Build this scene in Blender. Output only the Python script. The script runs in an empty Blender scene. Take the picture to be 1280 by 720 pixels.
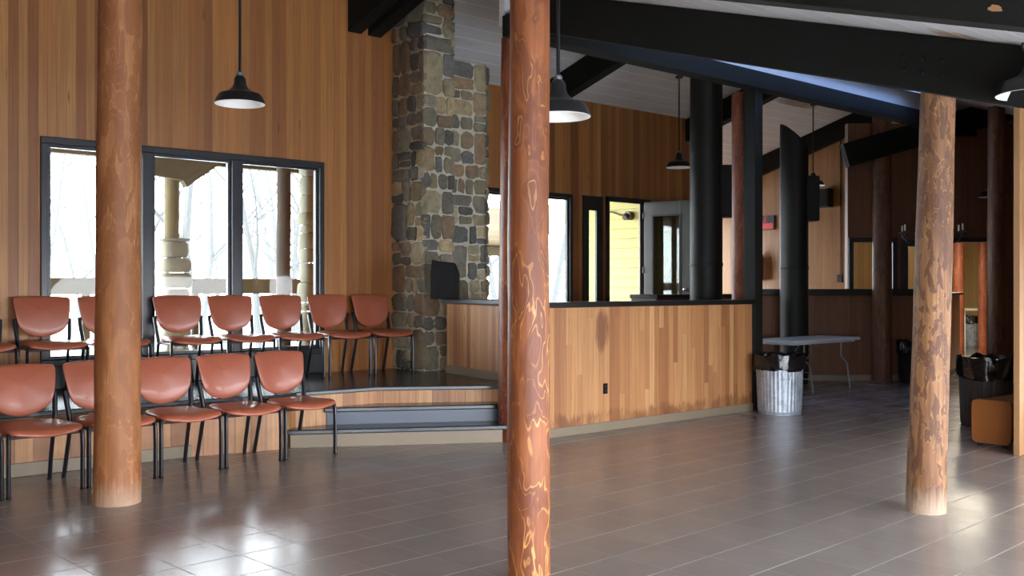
import bpy, bmesh, math, random
from mathutils import Vector, Matrix, noise
random.seed(7)
C = bpy.context.scene.collection
SC = bpy.context.scene
PI = math.pi

# ------------------------------------------------------------------ camera, world, lights, exposure
EXPOSURE = 1.6
SKY = 9.0
cd = bpy.data.cameras.new('camera'); cam = bpy.data.objects.new('camera', cd); C.objects.link(cam)
cam.location = (0, 0, 1.6)
YAW = math.radians(48.763)
cam.rotation_euler = (PI/2, 0, YAW - PI/2)
cd.sensor_width = 36.0; cd.lens = 36.0*1250/1280
cd.shift_y = -1.0/1280
cd.clip_start = 0.05; cd.clip_end = 300
SC.camera = cam
SC.view_settings.view_transform = 'Standard'
SC.view_settings.look = 'None'
SC.view_settings.gamma = 1.0
SC.view_settings.use_curve_mapping = False
SC.view_settings.exposure = EXPOSURE
SC.cycles.max_bounces = 9
SC.cycles.diffuse_bounces = 6
SC.cycles.glossy_bounces = 4
SC.cycles.transmission_bounces = 6
SC.cycles.sample_clamp_indirect = 6.0
SC.cycles.caustics_reflective = False
SC.cycles.caustics_refractive = False
SC.cycles.use_denoising = True

world = bpy.data.worlds.new('world'); SC.world = world; world.use_nodes = True
wn = world.node_tree; wn.nodes.clear()
w_out = wn.nodes.new('ShaderNodeOutputWorld'); w_bg = wn.nodes.new('ShaderNodeBackground')
w_tc = wn.nodes.new('ShaderNodeTexCoord'); w_sep = wn.nodes.new('ShaderNodeSeparateXYZ')
w_rmp = wn.nodes.new('ShaderNodeValToRGB')
wn.links.new(w_tc.outputs['Generated'], w_sep.inputs[0])
wn.links.new(w_sep.outputs['Z'], w_rmp.inputs[0])
e = w_rmp.color_ramp.elements
e[0].position = 0.0; e[0].color = (0.92, 0.95, 1.0, 1)
e[1].position = 1.0; e[1].color = (0.72, 0.83, 1.0, 1)
wn.links.new(w_rmp.outputs[0], w_bg.inputs[0]); w_bg.inputs[1].default_value = SKY
wn.links.new(w_bg.outputs[0], w_out.inputs[0])

def area(name, loc, direction, sx, sy, power, col=(1, 1, 1), portal=False):
    l = bpy.data.lights.new(name, 'AREA'); l.shape = 'RECTANGLE'; l.size = sx; l.size_y = sy
    l.energy = power; l.color = col
    if portal: l.cycles.is_portal = True
    o = bpy.data.objects.new(name, l); C.objects.link(o); o.location = loc
    d = Vector(direction).normalized()
    up = Vector((0, 0, 1)) if abs(d.z) < .9 else Vector((0, 1, 0))
    x = d.cross(up).normalized(); y = x.cross(d).normalized()
    o.rotation_euler = Matrix((x, y, -d)).transposed().to_euler()
    return o
# daylight entering by the openings (portals guide the sky light, they give none of their own)
area('front_daylight_portal', (4.6, -1.33, 1.0), (0, 1, 0), 13.6, 1.8, 1, portal=True)
area('side_daylight_portal', (11.55, 1.3, 1.25), (-1, 0, 0), 3.4, 1.5, 1, portal=True)
area('gallery_daylight_portal', (4.78, 11.06, 1.93), (0, -1, 0), 3.3, 2.4, 1, portal=True)
area('far_daylight_portal', (11.6, 12.5, 1.9), (0, -1, 0), 3.0, 2.6, 1, portal=True)
area('recess_daylight_portal', (17.35, 15.5, 2.15), (0, -1, 0), 2.9, 2.5, 1, portal=True)
area('far_room_fill_light', (21.0, 10.0, 2.9), (0, 0, -1), 2.5, 2.5, 110, (1.0, 0.89, 0.7))  # unseen lamp, added to brighten the cream far room

# ------------------------------------------------------------------ materials
def srgb(r, g, b):
    f = lambda c: (c/255/12.92) if c/255 <= .04045 else ((c/255+.055)/1.055)**2.4
    return (f(r), f(g), f(b), 1)

class NT:
    def __init__(s, name):
        s.m = bpy.data.materials.new(name); s.m.use_nodes = True
        s.t = s.m.node_tree; s.t.nodes.clear()
        s.out = s.n('ShaderNodeOutputMaterial'); s.b = s.n('ShaderNodeBsdfPrincipled')
        s.l(s.b.outputs[0], s.out.inputs[0])
    def n(s, typ, **kw):
        o = s.t.nodes.new(typ)
        for k, v in kw.items(): setattr(o, k, v)
        return o
    def l(s, a, b): s.t.links.new(a, b)
    def val(s, x, inp):
        if hasattr(x, 'links') or hasattr(x, 'is_linked'): s.l(x, inp)
        else: inp.default_value = x
    def math(s, op, a, b=0.0, c=None):
        o = s.n('ShaderNodeMath', operation=op); s.val(a, o.inputs[0]); s.val(b, o.inputs[1])
        if c is not None: s.val(c, o.inputs[2])
        return o.outputs[0]
    def mix(s, f, a, b, blend='MIX'):
        o = s.n('ShaderNodeMix', data_type='RGBA', blend_type=blend)
        s.val(f, o.inputs[0]); s.val(a, o.inputs[6]); s.val(b, o.inputs[7])
        return o.outputs[2]
    def obj(s): return s.n('ShaderNodeTexCoord').outputs['Object']
    def sep(s, v):
        o = s.n('ShaderNodeSeparateXYZ'); s.l(v, o.inputs[0]); return o.outputs
    def comb(s, x, y, z):
        o = s.n('ShaderNodeCombineXYZ'); s.val(x, o.inputs[0]); s.val(y, o.inputs[1]); s.val(z, o.inputs[2]); return o.outputs[0]
    def mapv(s, v, loc=(0, 0, 0), rot=(0, 0, 0), scale=(1, 1, 1)):
        o = s.n('ShaderNodeMapping'); s.l(v, o.inputs[0])
        o.inputs[1].default_value = loc; o.inputs[2].default_value = rot; o.inputs[3].default_value = scale
        return o.outputs[0]
    def noise(s, v, scale=5, detail=3, rough=.5, dist=0, out=0):
        o = s.n('ShaderNodeTexNoise'); s.l(v, o.inputs['Vector'])
        o.inputs['Scale'].default_value = scale; o.inputs['Detail'].default_value = detail
        o.inputs['Roughness'].default_value = rough; o.inputs['Distortion'].default_value = dist
        return o.outputs[out]
    def white(s, v, dim='1D'):
        o = s.n('ShaderNodeTexWhiteNoise', noise_dimensions=dim)
        s.l(v, o.inputs['W'] if dim == '1D' else o.inputs['Vector']); return o.outputs
    def ramp(s, f, stops, interp='LINEAR'):
        o = s.n('ShaderNodeValToRGB'); s.l(f, o.inputs[0]); r = o.color_ramp; r.interpolation = interp
        while len(r.elements) < len(stops): r.elements.new(0.5)
        for el, (p, c) in zip(r.elements, stops):
            el.position = p; el.color = c if len(c) == 4 else (*c, 1)
        return o.outputs[0]
    def bump(s, h, strength=.3, dist=.01):
        o = s.n('ShaderNodeBump'); s.l(h, o.inputs['Height']); o.inputs['Strength'].default_value = strength
        o.inputs['Distance'].default_value = dist; s.l(o.outputs[0], s.b.inputs['Normal'])
    def set(s, **kw):
        for k, v in kw.items():
            k = {'base': 'Base Color', 'rough': 'Roughness', 'metal': 'Metallic', 'spec': 'Specular IOR Level',
                 'coat': 'Coat Weight', 'coatr': 'Coat Roughness', 'trans': 'Transmission Weight', 'ior': 'IOR'}[k]
            s.val(v, s.b.inputs[k])
        return s.m

g = lambda v: (v, v, v, 1)

def plank_mat(name, axis, width, tones, stain=0.0, rough=.5, seams=.3, coat=0.12, streak=1.0, butts=0.0, spot=None):
    """vertical boards; axis = object axis that runs across the boards"""
    s = NT(name); v = s.obj(); sp = s.sep(v)
    u = s.math('DIVIDE', sp[axis], width)
    idn = s.math('FLOOR', u)
    if butts:
        jit = s.white(s.math('ADD', idn, 91.7))[0]
        zid = s.math('FLOOR', s.math('ADD', s.math('DIVIDE', sp[2], butts), s.math('MULTIPLY', jit, 3.0)))
        cid = s.math('ADD', idn, s.math('MULTIPLY', zid, 137.31))
    else: cid = idn
    rnd = s.white(cid)[0]
    gv = s.comb(s.math('MULTIPLY', u, 2.6), s.math('MULTIPLY', rnd, 40.0), s.math('MULTIPLY', sp[2], .5))
    grain = s.noise(gv, 2.2, 5, .6, .6)
    fine = s.noise(s.comb(s.math('MULTIPLY', u, 30.0), s.math('MULTIPLY', rnd, 90.0), s.math('MULTIPLY', sp[2], 1.2)), 1.5, 3, .6)
    n = len(tones)
    col = s.ramp(rnd, [((i+.02)/n, t) for i, t in enumerate(tones)])
    col = s.mix(s.math('MULTIPLY', .4*streak, s.ramp(grain, [(.38, g(0)), (.7, g(1))])), col, srgb(88, 50, 24))
    col = s.mix(s.math('MULTIPLY', .14*streak, s.ramp(fine, [(.45, g(0)), (.75, g(1))])), col, srgb(70, 38, 20))
    # knots
    kv = s.n('ShaderNodeTexVoronoi'); kv.inputs['Scale'].default_value = 1.0
    s.l(s.comb(s.math('MULTIPLY', u, .75), s.math('MULTIPLY', rnd, 20.0), s.math('MULTIPLY', sp[2], .9)), kv.inputs['Vector'])
    knot = s.ramp(kv.outputs['Distance'], [(.03, g(1)), (.075, g(0))])
    col = s.mix(s.math('MULTIPLY', knot, .75), col, srgb(52, 26, 14))
    if stain:
        hgt = s.math('ADD', s.math('MULTIPLY', .30, s.noise(s.comb(s.math('MULTIPLY', u, 2.3), s.math('MULTIPLY', rnd, 9.0), 0.0), 1.0, 4, .7)), s.math('MULTIPLY', .07, rnd))
        st = s.ramp(s.math('SUBTRACT', sp[2], hgt), [(0.0, g(1)), (.05, g(0))])
        st = s.math('MULTIPLY', st, s.ramp(s.noise(s.comb(s.math('MULTIPLY', u, .35), 3.0, s.math('MULTIPLY', sp[2], 2.0)), 1.0, 3, .7), [(.4, g(.15)), (.55, g(1))]))
        col = s.mix(s.math('MULTIPLY', st, stain), col, srgb(104, 60, 32))
    if spot:   # one old water stain: (across, height, half width, half height)
        dx = s.math('DIVIDE', s.math('SUBTRACT', sp[axis], spot[0]), spot[2]); dz = s.math('DIVIDE', s.math('SUBTRACT', sp[2], spot[1]), spot[3])
        rr = s.math('ADD', s.math('ADD', s.math('MULTIPLY', dx, dx), s.math('MULTIPLY', dz, dz)), s.math('MULTIPLY', 2.2, s.math('SUBTRACT', s.noise(s.comb(s.math('MULTIPLY', u, 1.8), 0.0, s.math('MULTIPLY', sp[2], 3.0)), 1.0, 4, .7), .5)))
        col = s.mix(s.math('MULTIPLY', s.ramp(rr, [(.3, g(1)), (1.0, g(0))]), .7), col, srgb(92, 46, 28))
    fr = s.math('PINGPONG', u, .5)
    seam = s.ramp(fr, [(.0, g(1)), (.05, g(0))])
    col = s.mix(s.math('MULTIPLY', seam, seams), col, srgb(40, 22, 12))
    s.bump(s.math('SUBTRACT', s.math('MULTIPLY', grain, .15), seam), .35, .006)
    return s.set(base=col, rough=rough, coat=coat, coatr=.35)

CEDAR = [srgb(158, 100, 48), srgb(178, 120, 62), srgb(126, 74, 34), srgb(170, 110, 52), srgb(192, 136, 74), srgb(142, 86, 40), srgb(174, 114, 56), srgb(150, 92, 44)]
BAR = [srgb(184, 130, 82), srgb(194, 142, 92), srgb(172, 118, 74), srgb(188, 134, 86), srgb(202, 154, 104), srgb(178, 124, 78), srgb(158, 104, 64)]
m_cedar_x = plank_mat('cedar_boards_across_x', 0, .094, CEDAR)
m_cedar_end = plank_mat('yellow_cedar_boards', 1, .11, [srgb(150, 106, 54), srgb(162, 118, 64), srgb(132, 90, 45), srgb(154, 110, 58)])
m_cedar_y = plank_mat('cedar_boards_across_y', 1, .094, CEDAR)
m_bar_x = plank_mat('pale_cedar_boards_across_x', 0, .085, BAR, stain=.7, seams=.35, butts=2.6, spot=(.9, 1.12, .13, .26))
m_ret_x = plank_mat('pale_cedar_boards_return', 0, .085, BAR, seams=.4)
m_bar_y = plank_mat('pale_cedar_boards_across_y', 1, .085, BAR, seams=.45)
m_dark_x = plank_mat('brown_cedar_boards', 0, .12, [srgb(106, 68, 40), srgb(116, 76, 46), srgb(96, 60, 36), srgb(110, 70, 42)], seams=.5, rough=.6, coat=0)
m_fascia = plank_mat('platform_fascia_boards', 0, .15, [srgb(184, 134, 84), srgb(168, 116, 72), srgb(194, 146, 96), srgb(150, 102, 64)], stain=.3, seams=.4)
m_cream = plank_mat('cream_boards', 0, .1, [srgb(214, 184, 122), srgb(222, 192, 130), srgb(206, 176, 116)], seams=.3, streak=.15, coat=0)

def log_mat(name, base, dark, light, line=.8, patch=.8, seed=0.0, gloss=.35, fade=0.0, fig=11, plainup=0):   # fig: fineness of the figure; plainup: height above which the pale lines fade out
    s = NT(name); v = s.mapv(s.obj(), loc=(seed*3.1, seed*1.7, seed*5.3)); 
    big = s.noise(s.mapv(v, scale=(7, 7, 1.6)), 1.0, 3, .55, .5)
    med = s.noise(s.mapv(v, scale=(fig, fig, fig*.36)), 1.0, 2, .5, .35)
    grain = s.noise(s.mapv(v, scale=(60, 60, 2.0)), 1.0, 4, .6, .2)
    col = s.mix(s.ramp(big, [(.3, g(0)), (.7, g(1))]), base, dark)
    col = s.mix(s.math('MULTIPLY', patch, s.ramp(med, [(.50, g(0)), (.56, g(1))])), col, dark)
    band = s.math('ABSOLUTE', s.math('SUBTRACT', med, .50))
    ln = s.ramp(band, [(.003, g(1)), (.017, g(0))])
    mask = s.ramp(s.noise(s.mapv(v, scale=(4, 4, 1.5)), 1.0, 2), [(.38, g(0)), (.5, g(1))])

    wv = s.math('MULTIPLY', s.math('MULTIPLY', ln, mask), line)
    if plainup:
        up = s.ramp(s.math('DIVIDE', s.sep(s.obj())[2], 4.0), [(plainup/4, g(1)), ((plainup+.7)/4, g(.1))]); wv = s.math('MULTIPLY', wv, up)
    col = s.mix(wv, col, light)
    b2 = s.math('ABSOLUTE', s.math('SUBTRACT', med, .60))
    col = s.mix(s.math('MULTIPLY', s.math('MULTIPLY', s.ramp(b2, [(.004, g(1)), (.014, g(0))]), mask), line*.5), col, light)
    col = s.mix(s.math('MULTIPLY', .6, s.ramp(grain, [(.44, g(0)), (.66, g(1))])), col, dark)
    kv = s.n('ShaderNodeTexVoronoi'); kv.inputs['Scale'].default_value = 1.0
    s.l(s.mapv(v, scale=(5, 5, 2.2)), kv.inputs['Vector'])
    kn = s.ramp(kv.outputs['Distance'], [(.07, g(1)), (.12, g(.25)), (.15, g(.7)), (.2, g(0))])
    col = s.mix(s.math('MULTIPLY', kn, .6), col, dark)
    if fade:   # scuffed, paler foot of the log
        z = s.sep(s.obj())[2]
        f = s.ramp(s.math('ADD', z, s.math('MULTIPLY', .25, s.math('SUBTRACT', grain, .5))), [(.03, g(1)), (.2, g(0))])
        col = s.mix(s.math('MULTIPLY', f, fade), col, srgb(176, 158, 138))
    s.bump(s.math('ADD', med, s.math('MULTIPLY', grain, .4)), .3, .008)
    return s.set(base=col, rough=gloss, spec=.35)
m_log_front = log_mat('peeled_red_log', srgb(148, 88, 48), srgb(100, 54, 32), srgb(208, 152, 88), .85, .75, 1.0, .5, 0, 10, 1.25)
m_log_left = log_mat('peeled_orange_log', srgb(172, 116, 72), srgb(132, 82, 48), srgb(190, 140, 92), .4, .8, 2.3, .55, .5, 12)
m_log_right = log_mat('weathered_tan_log', srgb(148, 106, 68), srgb(88, 56, 36), srgb(186, 148, 102), .35, .95, 3.4, .6, .6, 23)
m_log_corner = log_mat('dark_red_log', srgb(140, 78, 44), srgb(92, 44, 28), srgb(180, 120, 70), .5, .6, 4.1, .45)
m_log_red = log_mat('rusty_log', srgb(148, 84, 52), srgb(104, 52, 36), srgb(178, 120, 80), .5, .6, 5.7, .5)
m_log_brown = log_mat('brown_log', srgb(116, 78, 50), srgb(74, 46, 32), srgb(150, 110, 72), .4, .6, 6.9, .55)
m_log_grey = log_mat('grey_porch_log', srgb(84, 74, 62), srgb(62, 54, 46), srgb(98, 88, 72), .2, .4, 8.0, .8)
m_log_tan = log_mat('tan_porch_log', srgb(112, 102, 72), srgb(98, 88, 60), srgb(122, 112, 82), .2, .3, 9.0, .8)

def plain(name, col, rough=.5, metal=0, var=.0, vscale=8, bump=0, coat=0, spec=.5):
    s = NT(name); v = s.obj()
    nz = s.noise(v, vscale, 4, .6)
    dk = tuple(c*.6 for c in col[:3]) + (1,)
    c = s.mix(s.math('MULTIPLY', var, s.ramp(nz, [(.35, g(0)), (.7, g(1))])), col, dk)
    if bump: s.bump(s.noise(v, vscale*6, 3), bump, .004)
    return s.set(base=c, rough=rough, metal=metal, coat=coat, spec=spec)
m_beam = plain('black_painted_timber', srgb(19, 19, 15), .85, 0, .4, 3, .2, 0, .2)
m_duct = plain('black_painted_duct', srgb(18, 19, 15), .6, 0, .3, 2, 0, 0, .3)
m_black = plain('black_paint', srgb(23, 24, 25), .5, 0, .2)
m_cap = plain('black_worktop', srgb(24, 26, 28), .3, 0, .2)
m_greycap = plain('slate_worktop', srgb(62, 69, 76), .4, 0, .2)
m_frame = plain('charcoal_window_frame', srgb(38, 41, 44), .35, 0, .15)
m_base = plain('taupe_baseboard', srgb(126, 113, 94), .5, 0, .15, 3)
m_deckpaint = plain('dark_platform_paint', srgb(46, 52, 58), .22, 0, .35, 2.5, .1)
m_blue = plain('blue_grey_step_paint', srgb(66, 76, 92), .4, 0, .2, 3)
m_steel = plain('black_chair_steel', srgb(30, 32, 38), .28, .2, 0)
m_plastic = plain('black_plastic', srgb(14, 14, 15), .6, 0, 0, 8, 0, 0, .2)
m_vinyl = plain('terracotta_vinyl', srgb(158, 86, 62), .4, 0, .12, 6, .04, .12)
m_enamel = plain('black_enamel', srgb(24, 25, 26), .28)
m_white_en = plain('white_enamel', srgb(242, 240, 232), .35)
m_tabletop = plain('grey_white_plastic', srgb(196, 202, 206), .45, 0, .08)
m_tubing = plain('grey_steel_tube', srgb(128, 130, 134), .4, .6)
m_bench = plank_mat('orange_oak_veneer', 0, .9, [srgb(150, 94, 46), srgb(142, 86, 40)], seams=0, streak=.7, rough=.35)
m_post = plank_mat('tan_trim_wood', 2, 9.0, [srgb(156, 118, 80), srgb(150, 112, 74)], seams=0, streak=.5)
m_yellow = plain('yellow_siding_paint', srgb(152, 147, 86), .7, 0, .05)
m_porchwood = plain('porch_timber', srgb(96, 90, 70), .8, 0, .3, 4)
m_porchceil = plank_mat('porch_ceiling_boards', 1, .14, [srgb(130, 120, 92), srgb(120, 110, 84)], seams=.5, streak=.2, coat=0)
m_snow = plain('pale_ground', srgb(232, 234, 234), .9, 0, .2, .6)
m_porchceil2 = plank_mat('walkway_ceiling_boards', 1, .14, [srgb(176, 164, 128), srgb(164, 152, 118)], seams=.6, streak=.2, coat=0)
m_deck = plank_mat('grey_deck_boards', 1, .14, [srgb(176, 172, 164), srgb(164, 160, 152)], seams=.8, streak=.3, coat=0, rough=.8)
m_bark = plain('grey_bark', srgb(60, 60, 58), .9, 0, .3, 5)
m_red = plain('red_enamel', srgb(150, 26, 24), .35)
m_signred = plain('sign_red', srgb(214, 64, 44), .5)
m_device = plain('dark_metal', srgb(54, 50, 40), .5, .3)
m_chrome = plain('chrome', srgb(220, 220, 222), .12, 1)
m_candle = plain('ivory_candle', srgb(206, 194, 164), .5)
m_bag = plain('black_bin_liner', srgb(14, 14, 16), .22, 0, 0, 5, .9, 0)
m_binplastic = plain('dark_grey_bin', srgb(60, 62, 64), .5, 0, .1)

def galv():
    s = NT('galvanised_steel'); v = s.obj()
    vo = s.n('ShaderNodeTexVoronoi'); vo.inputs['Scale'].default_value = 26; s.l(v, vo.inputs['Vector'])
    c = s.mix(vo.outputs['Color'], srgb(150, 160, 172), srgb(190, 200, 210))
    c = s.mix(s.math('MULTIPLY', .4, s.ramp(s.noise(v, 5, 4), [(.45, g(0)), (.7, g(1))])), c, srgb(96, 104, 114))
    return s.set(base=c, rough=.5, metal=.5)
m_galv = galv()

def ceil_mat(axis=1):
    s = NT('white_ceiling_boards'); sp = s.sep(s.obj())
    u = s.math('DIVIDE', sp[axis], .255); idn = s.math('FLOOR', u)
    rnd = s.white(idn)[0]
    c = s.mix(s.math('MULTIPLY', rnd, .12), srgb(212, 214, 214), srgb(172, 174, 175))
    st = s.noise(s.mapv(s.obj(), scale=(.8, 2.2, 1)), 1.1, 4, .6)
    c = s.mix(s.math('MULTIPLY', .3, s.ramp(st, [(.56, g(0)), (.75, g(1))])), c, srgb(138, 122, 96))
    for cx, cy, rx, ry, colr in ((6.74, 3.1, .34, .17, srgb(150, 112, 62)), (17.15, 11.1, .75, .14, srgb(120, 104, 84))):   # old leak stains
        dx = s.math('DIVIDE', s.math('SUBTRACT', sp[0], cx), rx); dy = s.math('DIVIDE', s.math('SUBTRACT', sp[1], cy), ry)
        q = s.math('ADD', s.math('ADD', s.math('MULTIPLY', dx, dx), s.math('MULTIPLY', dy, dy)), s.math('MULTIPLY', 1.6, s.math('SUBTRACT', s.noise(s.obj(), 5, 3, .6), .5)))
        c = s.mix(s.math('MULTIPLY', s.ramp(q, [(.3, g(1)), (1.0, g(0))]), .8), c, colr)
    seam = s.ramp(s.math('PINGPONG', u, .5), [(.0, g(1)), (.045, g(0))])
    c = s.mix(s.math('MULTIPLY', seam, .95), c, srgb(252, 252, 250))
    s.bump(seam, .25, .006)
    return s.set(base=c, rough=.65)
m_ceil = ceil_mat()

def tile_mat():
    s = NT('brown_slate_tiles')
    v = s.mapv(s.obj(), rot=(0, 0, -math.radians(3.0)))
    a = -math.radians(3.0); px, py = 2.306, 5.942
    ox = px*math.cos(a) - py*math.sin(a); oy = px*math.sin(a) + py*math.cos(a)
    sp = s.sep(v); T = .395
    u = s.math('DIVIDE', s.math('SUBTRACT', sp[0], ox), T); w = s.math('DIVIDE', s.math('SUBTRACT', sp[1], oy), T)
    cell = s.comb(s.math('FLOOR', u), s.math('FLOOR', w), 0.0)
    rn = s.white(cell, '2D')[0]
    c = s.ramp(rn, [(0, srgb(138, 130, 124)), (.5, srgb(142, 134, 128)), (1, srgb(147, 139, 132))])
    big = s.noise(v, 1.4, 5, .6); mid = s.noise(v, 7, 3, .5)
    c = s.mix(s.math('MULTIPLY', .45, s.ramp(big, [(.38, g(0)), (.66, g(1))])), c, srgb(124, 118, 114))
    c = s.mix(s.math('MULTIPLY', .3, s.ramp(s.noise(v, 2.6, 5, .7), [(.42, g(0)), (.7, g(1))])), c, srgb(114, 106, 100))
    gu = s.math('PINGPONG', u, .5); gw = s.math('PINGPONG', w, .5)
    grA = s.ramp(gw, [(.0, g(1)), (.007, g(1)), (.013, g(0))])
    grB = s.ramp(gu, [(.0, g(1)), (.005, g(1)), (.01, g(0))])
    gn = s.noise(v, .9, 3, .6)
    c = s.mix(s.math('MULTIPLY', grB, .75), c, srgb(110, 103, 100))
    c = s.mix(s.math('MULTIPLY', grA, s.ramp(gn, [(.4, g(.0)), (.62, g(.75))])), c, srgb(204, 199, 193))
    gr = s.math('MAXIMUM', grA, grB)
    r = s.math('ADD', .14, s.math('ADD', s.math('MULTIPLY', .4, gr), s.math('MULTIPLY', .16, s.noise(v, 2.0, 3, .5))))
    s.bump(s.math('SUBTRACT', s.math('ADD', s.math('MULTIPLY', s.noise(v, 3, 2, .5), .8), s.math('MULTIPLY', rn, .2)), gr), .06, .008)
    return s.set(base=c, rough=r, spec=.32)
m_tile = tile_mat()

def stone_mat():
    s = NT('field_stone'); v = s.obj()
    a = s.n('ShaderNodeAttribute', attribute_name='tint')
    n1 = s.noise(v, 9, 5, .65, .4); n2 = s.noise(v, 38, 4, .6)
    c = s.mix(s.math('MULTIPLY', .5, s.ramp(n1, [(.4, g(0)), (.68, g(1))])), a.outputs['Color'], srgb(58, 54, 46))
    c = s.mix(s.math('MULTIPLY', .3, s.ramp(n2, [(.45, g(0)), (.75, g(1))])), c, srgb(150, 140, 118))
    s.bump(s.math('ADD', n1, s.math('MULTIPLY', n2, .5)), .55, .02)
    return s.set(base=c, rough=.85)
m_stone = stone_mat()
m_mortar = plain('mortar', srgb(190, 182, 162), .95, 0, .4, 14, .4)

def glass_mat():
    s = NT('window_glass')
    tr = s.n('ShaderNodeBsdfTransparent'); tr.inputs[0].default_value = (.94, .96, .95, 1)
    gl = s.n('ShaderNodeBsdfGlossy'); gl.inputs['Roughness'].default_value = .02
    fr = s.n('ShaderNodeLayerWeight'); fr.inputs[0].default_value = .5
    mx = s.n('ShaderNodeMixShader'); s.l(s.math('ADD', .012, s.math('MULTIPLY', .3, s.math('POWER', fr.outputs['Facing'], 4.0))), mx.inputs[0]); s.l(tr.outputs[0], mx.inputs[1]); s.l(gl.outputs[0], mx.inputs[2])
    s.l(mx.outputs[0], s.out.inputs[0]); s.t.nodes.remove(s.b)
    return s.m
m_glass = glass_mat()
def door_glass():
    s = NT('door_glass')
    tr = s.n('ShaderNodeBsdfTransparent'); tr.inputs[0].default_value = (.5, .6, .52, 1)
    gl = s.n('ShaderNodeBsdfGlossy'); gl.inputs['Roughness'].default_value = .03
    mx = s.n('ShaderNodeMixShader'); mx.inputs[0].default_value = .05
    s.l(tr.outputs[0], mx.inputs[1]); s.l(gl.outputs[0], mx.inputs[2]); s.l(mx.outputs[0], s.out.inputs[0]); s.t.nodes.remove(s.b)
    return s.m
m_dglass = door_glass()
def added_skylight_mat():
    s = NT('added_translucent_panel')  # panel of the added skylight, dimmed to a faint bluish glow
    tl = s.n('ShaderNodeBsdfTranslucent'); tl.inputs[0].default_value = (.3, .36, .48, 1)
    s.l(tl.outputs[0], s.out.inputs[0]); s.t.nodes.remove(s.b)
    return s.m
m_added_skylight = added_skylight_mat()

# ------------------------------------------------------------------ mesh helpers
class MB:
    def __init__(s): s.bm = bmesh.new()
    def poly_prism(s, pts, d):
        """pts: 3D polygon, extruded by vector d"""
        d = Vector(d); a = [s.bm.verts.new(p) for p in pts]; b = [s.bm.verts.new(Vector(p)+d) for p in pts]
        n = len(pts); s.bm.faces.new(a); s.bm.faces.new(b[::-1])
        for i in range(n): s.bm.faces.new((a[i], b[i], b[(i+1) % n], a[(i+1) % n]))
        return s
    def box(s, x0, x1, y0, y1, z0, z1):
        return s.poly_prism([(x0, y0, z0), (x1, y0, z0), (x1, y1, z0), (x0, y1, z0)], (0, 0, z1-z0))
    def bar(s, p, q, w, h, up=(0, 0, 1)):
        """rectangular bar from p to q; w across, h along up"""
        p, q = Vector(p), Vector(q); d = (q-p).normalized(); x = d.cross(Vector(up)).normalized(); y = x.cross(d).normalized()
        c = [p + x*(w/2*a) + y*(h/2*b) for a, b in ((-1, -1), (1, -1), (1, 1), (-1, 1))]
        return s.poly_prism(c, q-p)
    def rings(s, rings, cap=True):
        vs = [[s.bm.verts.new(p) for p in r] for r in rings]; n = len(rings[0])
        for a, b in zip(vs, vs[1:]):
            for i in range(n): s.bm.faces.new((a[i], a[(i+1) % n], b[(i+1) % n], b[i]))
        if cap: s.bm.faces.new(vs[0][::-1]); s.bm.faces.new(vs[-1])
        return s
    def tube(s, path, r, n=10, ry=None, cap=True):
        path = [Vector(p) for p in path]; rs = []
        ref = Vector((1, 0, 0))
        for i, p in enumerate(path):
            d = (path[min(i+1, len(path)-1)] - path[max(i-1, 0)]).normalized()
            x = ref - d*ref.dot(d)
            if x.length < .1: x = Vector((0, 1, 0)) - d*d.y
            x.normalize(); y = d.cross(x); ref = x
            rr = r[i] if isinstance(r, (list, tuple)) else r
            r2 = ry if ry else rr
            rs.append([p + x*(rr*math.cos(2*PI*k/n)) + y*(r2*math.sin(2*PI*k/n)) for k in range(n)])
        return s.rings(rs, cap)
    def lathe(s, prof, n=32, c=(0, 0, 0), cap=False):
        c = Vector(c)
        return s.rings([[c + Vector((r*math.cos(2*PI*k/n), r*math.sin(2*PI*k/n), z)) for k in range(n)] for r, z in prof], cap)
    def sphere(s, c, r, sc=(1, 1, 1), n=12):
        prof = [(max(r*math.sin(PI*i/n), .0005), -r*math.cos(PI*i/n)) for i in range(n+1)]
        c = Vector(c)
        return s.rings([[c + Vector((a*math.cos(2*PI*k/n)*sc[0], a*math.sin(2*PI*k/n)*sc[1], z*sc[2])) for k in range(n)] for a, z in prof])
    def build(s, name, mat, parent=None, smooth=False, bevel=0, subsurf=0, loc=None, seg=2):
        me = bpy.data.meshes.new(name); bmesh.ops.recalc_face_normals(s.bm, faces=s.bm.faces)
        s.bm.to_mesh(me); s.bm.free()
        for m in (mat if isinstance(mat, (list, tuple)) else [mat]): me.materials.append(m)
        if smooth:
            for p in me.polygons: p.use_smooth = True
        o = bpy.data.objects.new(name, me); C.objects.link(o)
        if parent: o.parent = parent
        if loc: o.location = loc
        if bevel:
            b = o.modifiers.new('bevel', 'BEVEL'); b.width = bevel; b.segments = seg; b.limit_method = 'ANGLE'; b.angle_limit = .6
        if subsurf:
            b = o.modifiers.new('sub', 'SUBSURF'); b.levels = subsurf; b.render_levels = subsurf
        if smooth and not subsurf and bevel == 0:
            me.set_sharp_from_angle(angle=.7)
        return o

def tag(o, label, cat, group=None):
    o['label'] = label; o['category'] = cat
    if group: o['group'] = group
    return o
def thing(name, label, cat, loc=(0, 0, 0), rz=0, group=None):
    o = bpy.data.objects.new(name, None); C.objects.link(o); o.empty_display_size = .1
    o.location = loc; o.rotation_euler = (0, 0, rz)
    return tag(o, label, cat, group)
def struct(o): o['kind'] = 'structure'; return o
def dup(root, loc, rz, label, group=None):
    r = root.copy(); C.objects.link(r); r.location = loc; r.rotation_euler = (0, 0, rz); r['label'] = label
    if group: r['group'] = group
    for ch in list(root.children):
        c = ch.copy(); C.objects.link(c); c.parent = r
        for gch in list(ch.children):
            d = gch.copy(); C.objects.link(d); d.parent = c
    return r

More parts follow.
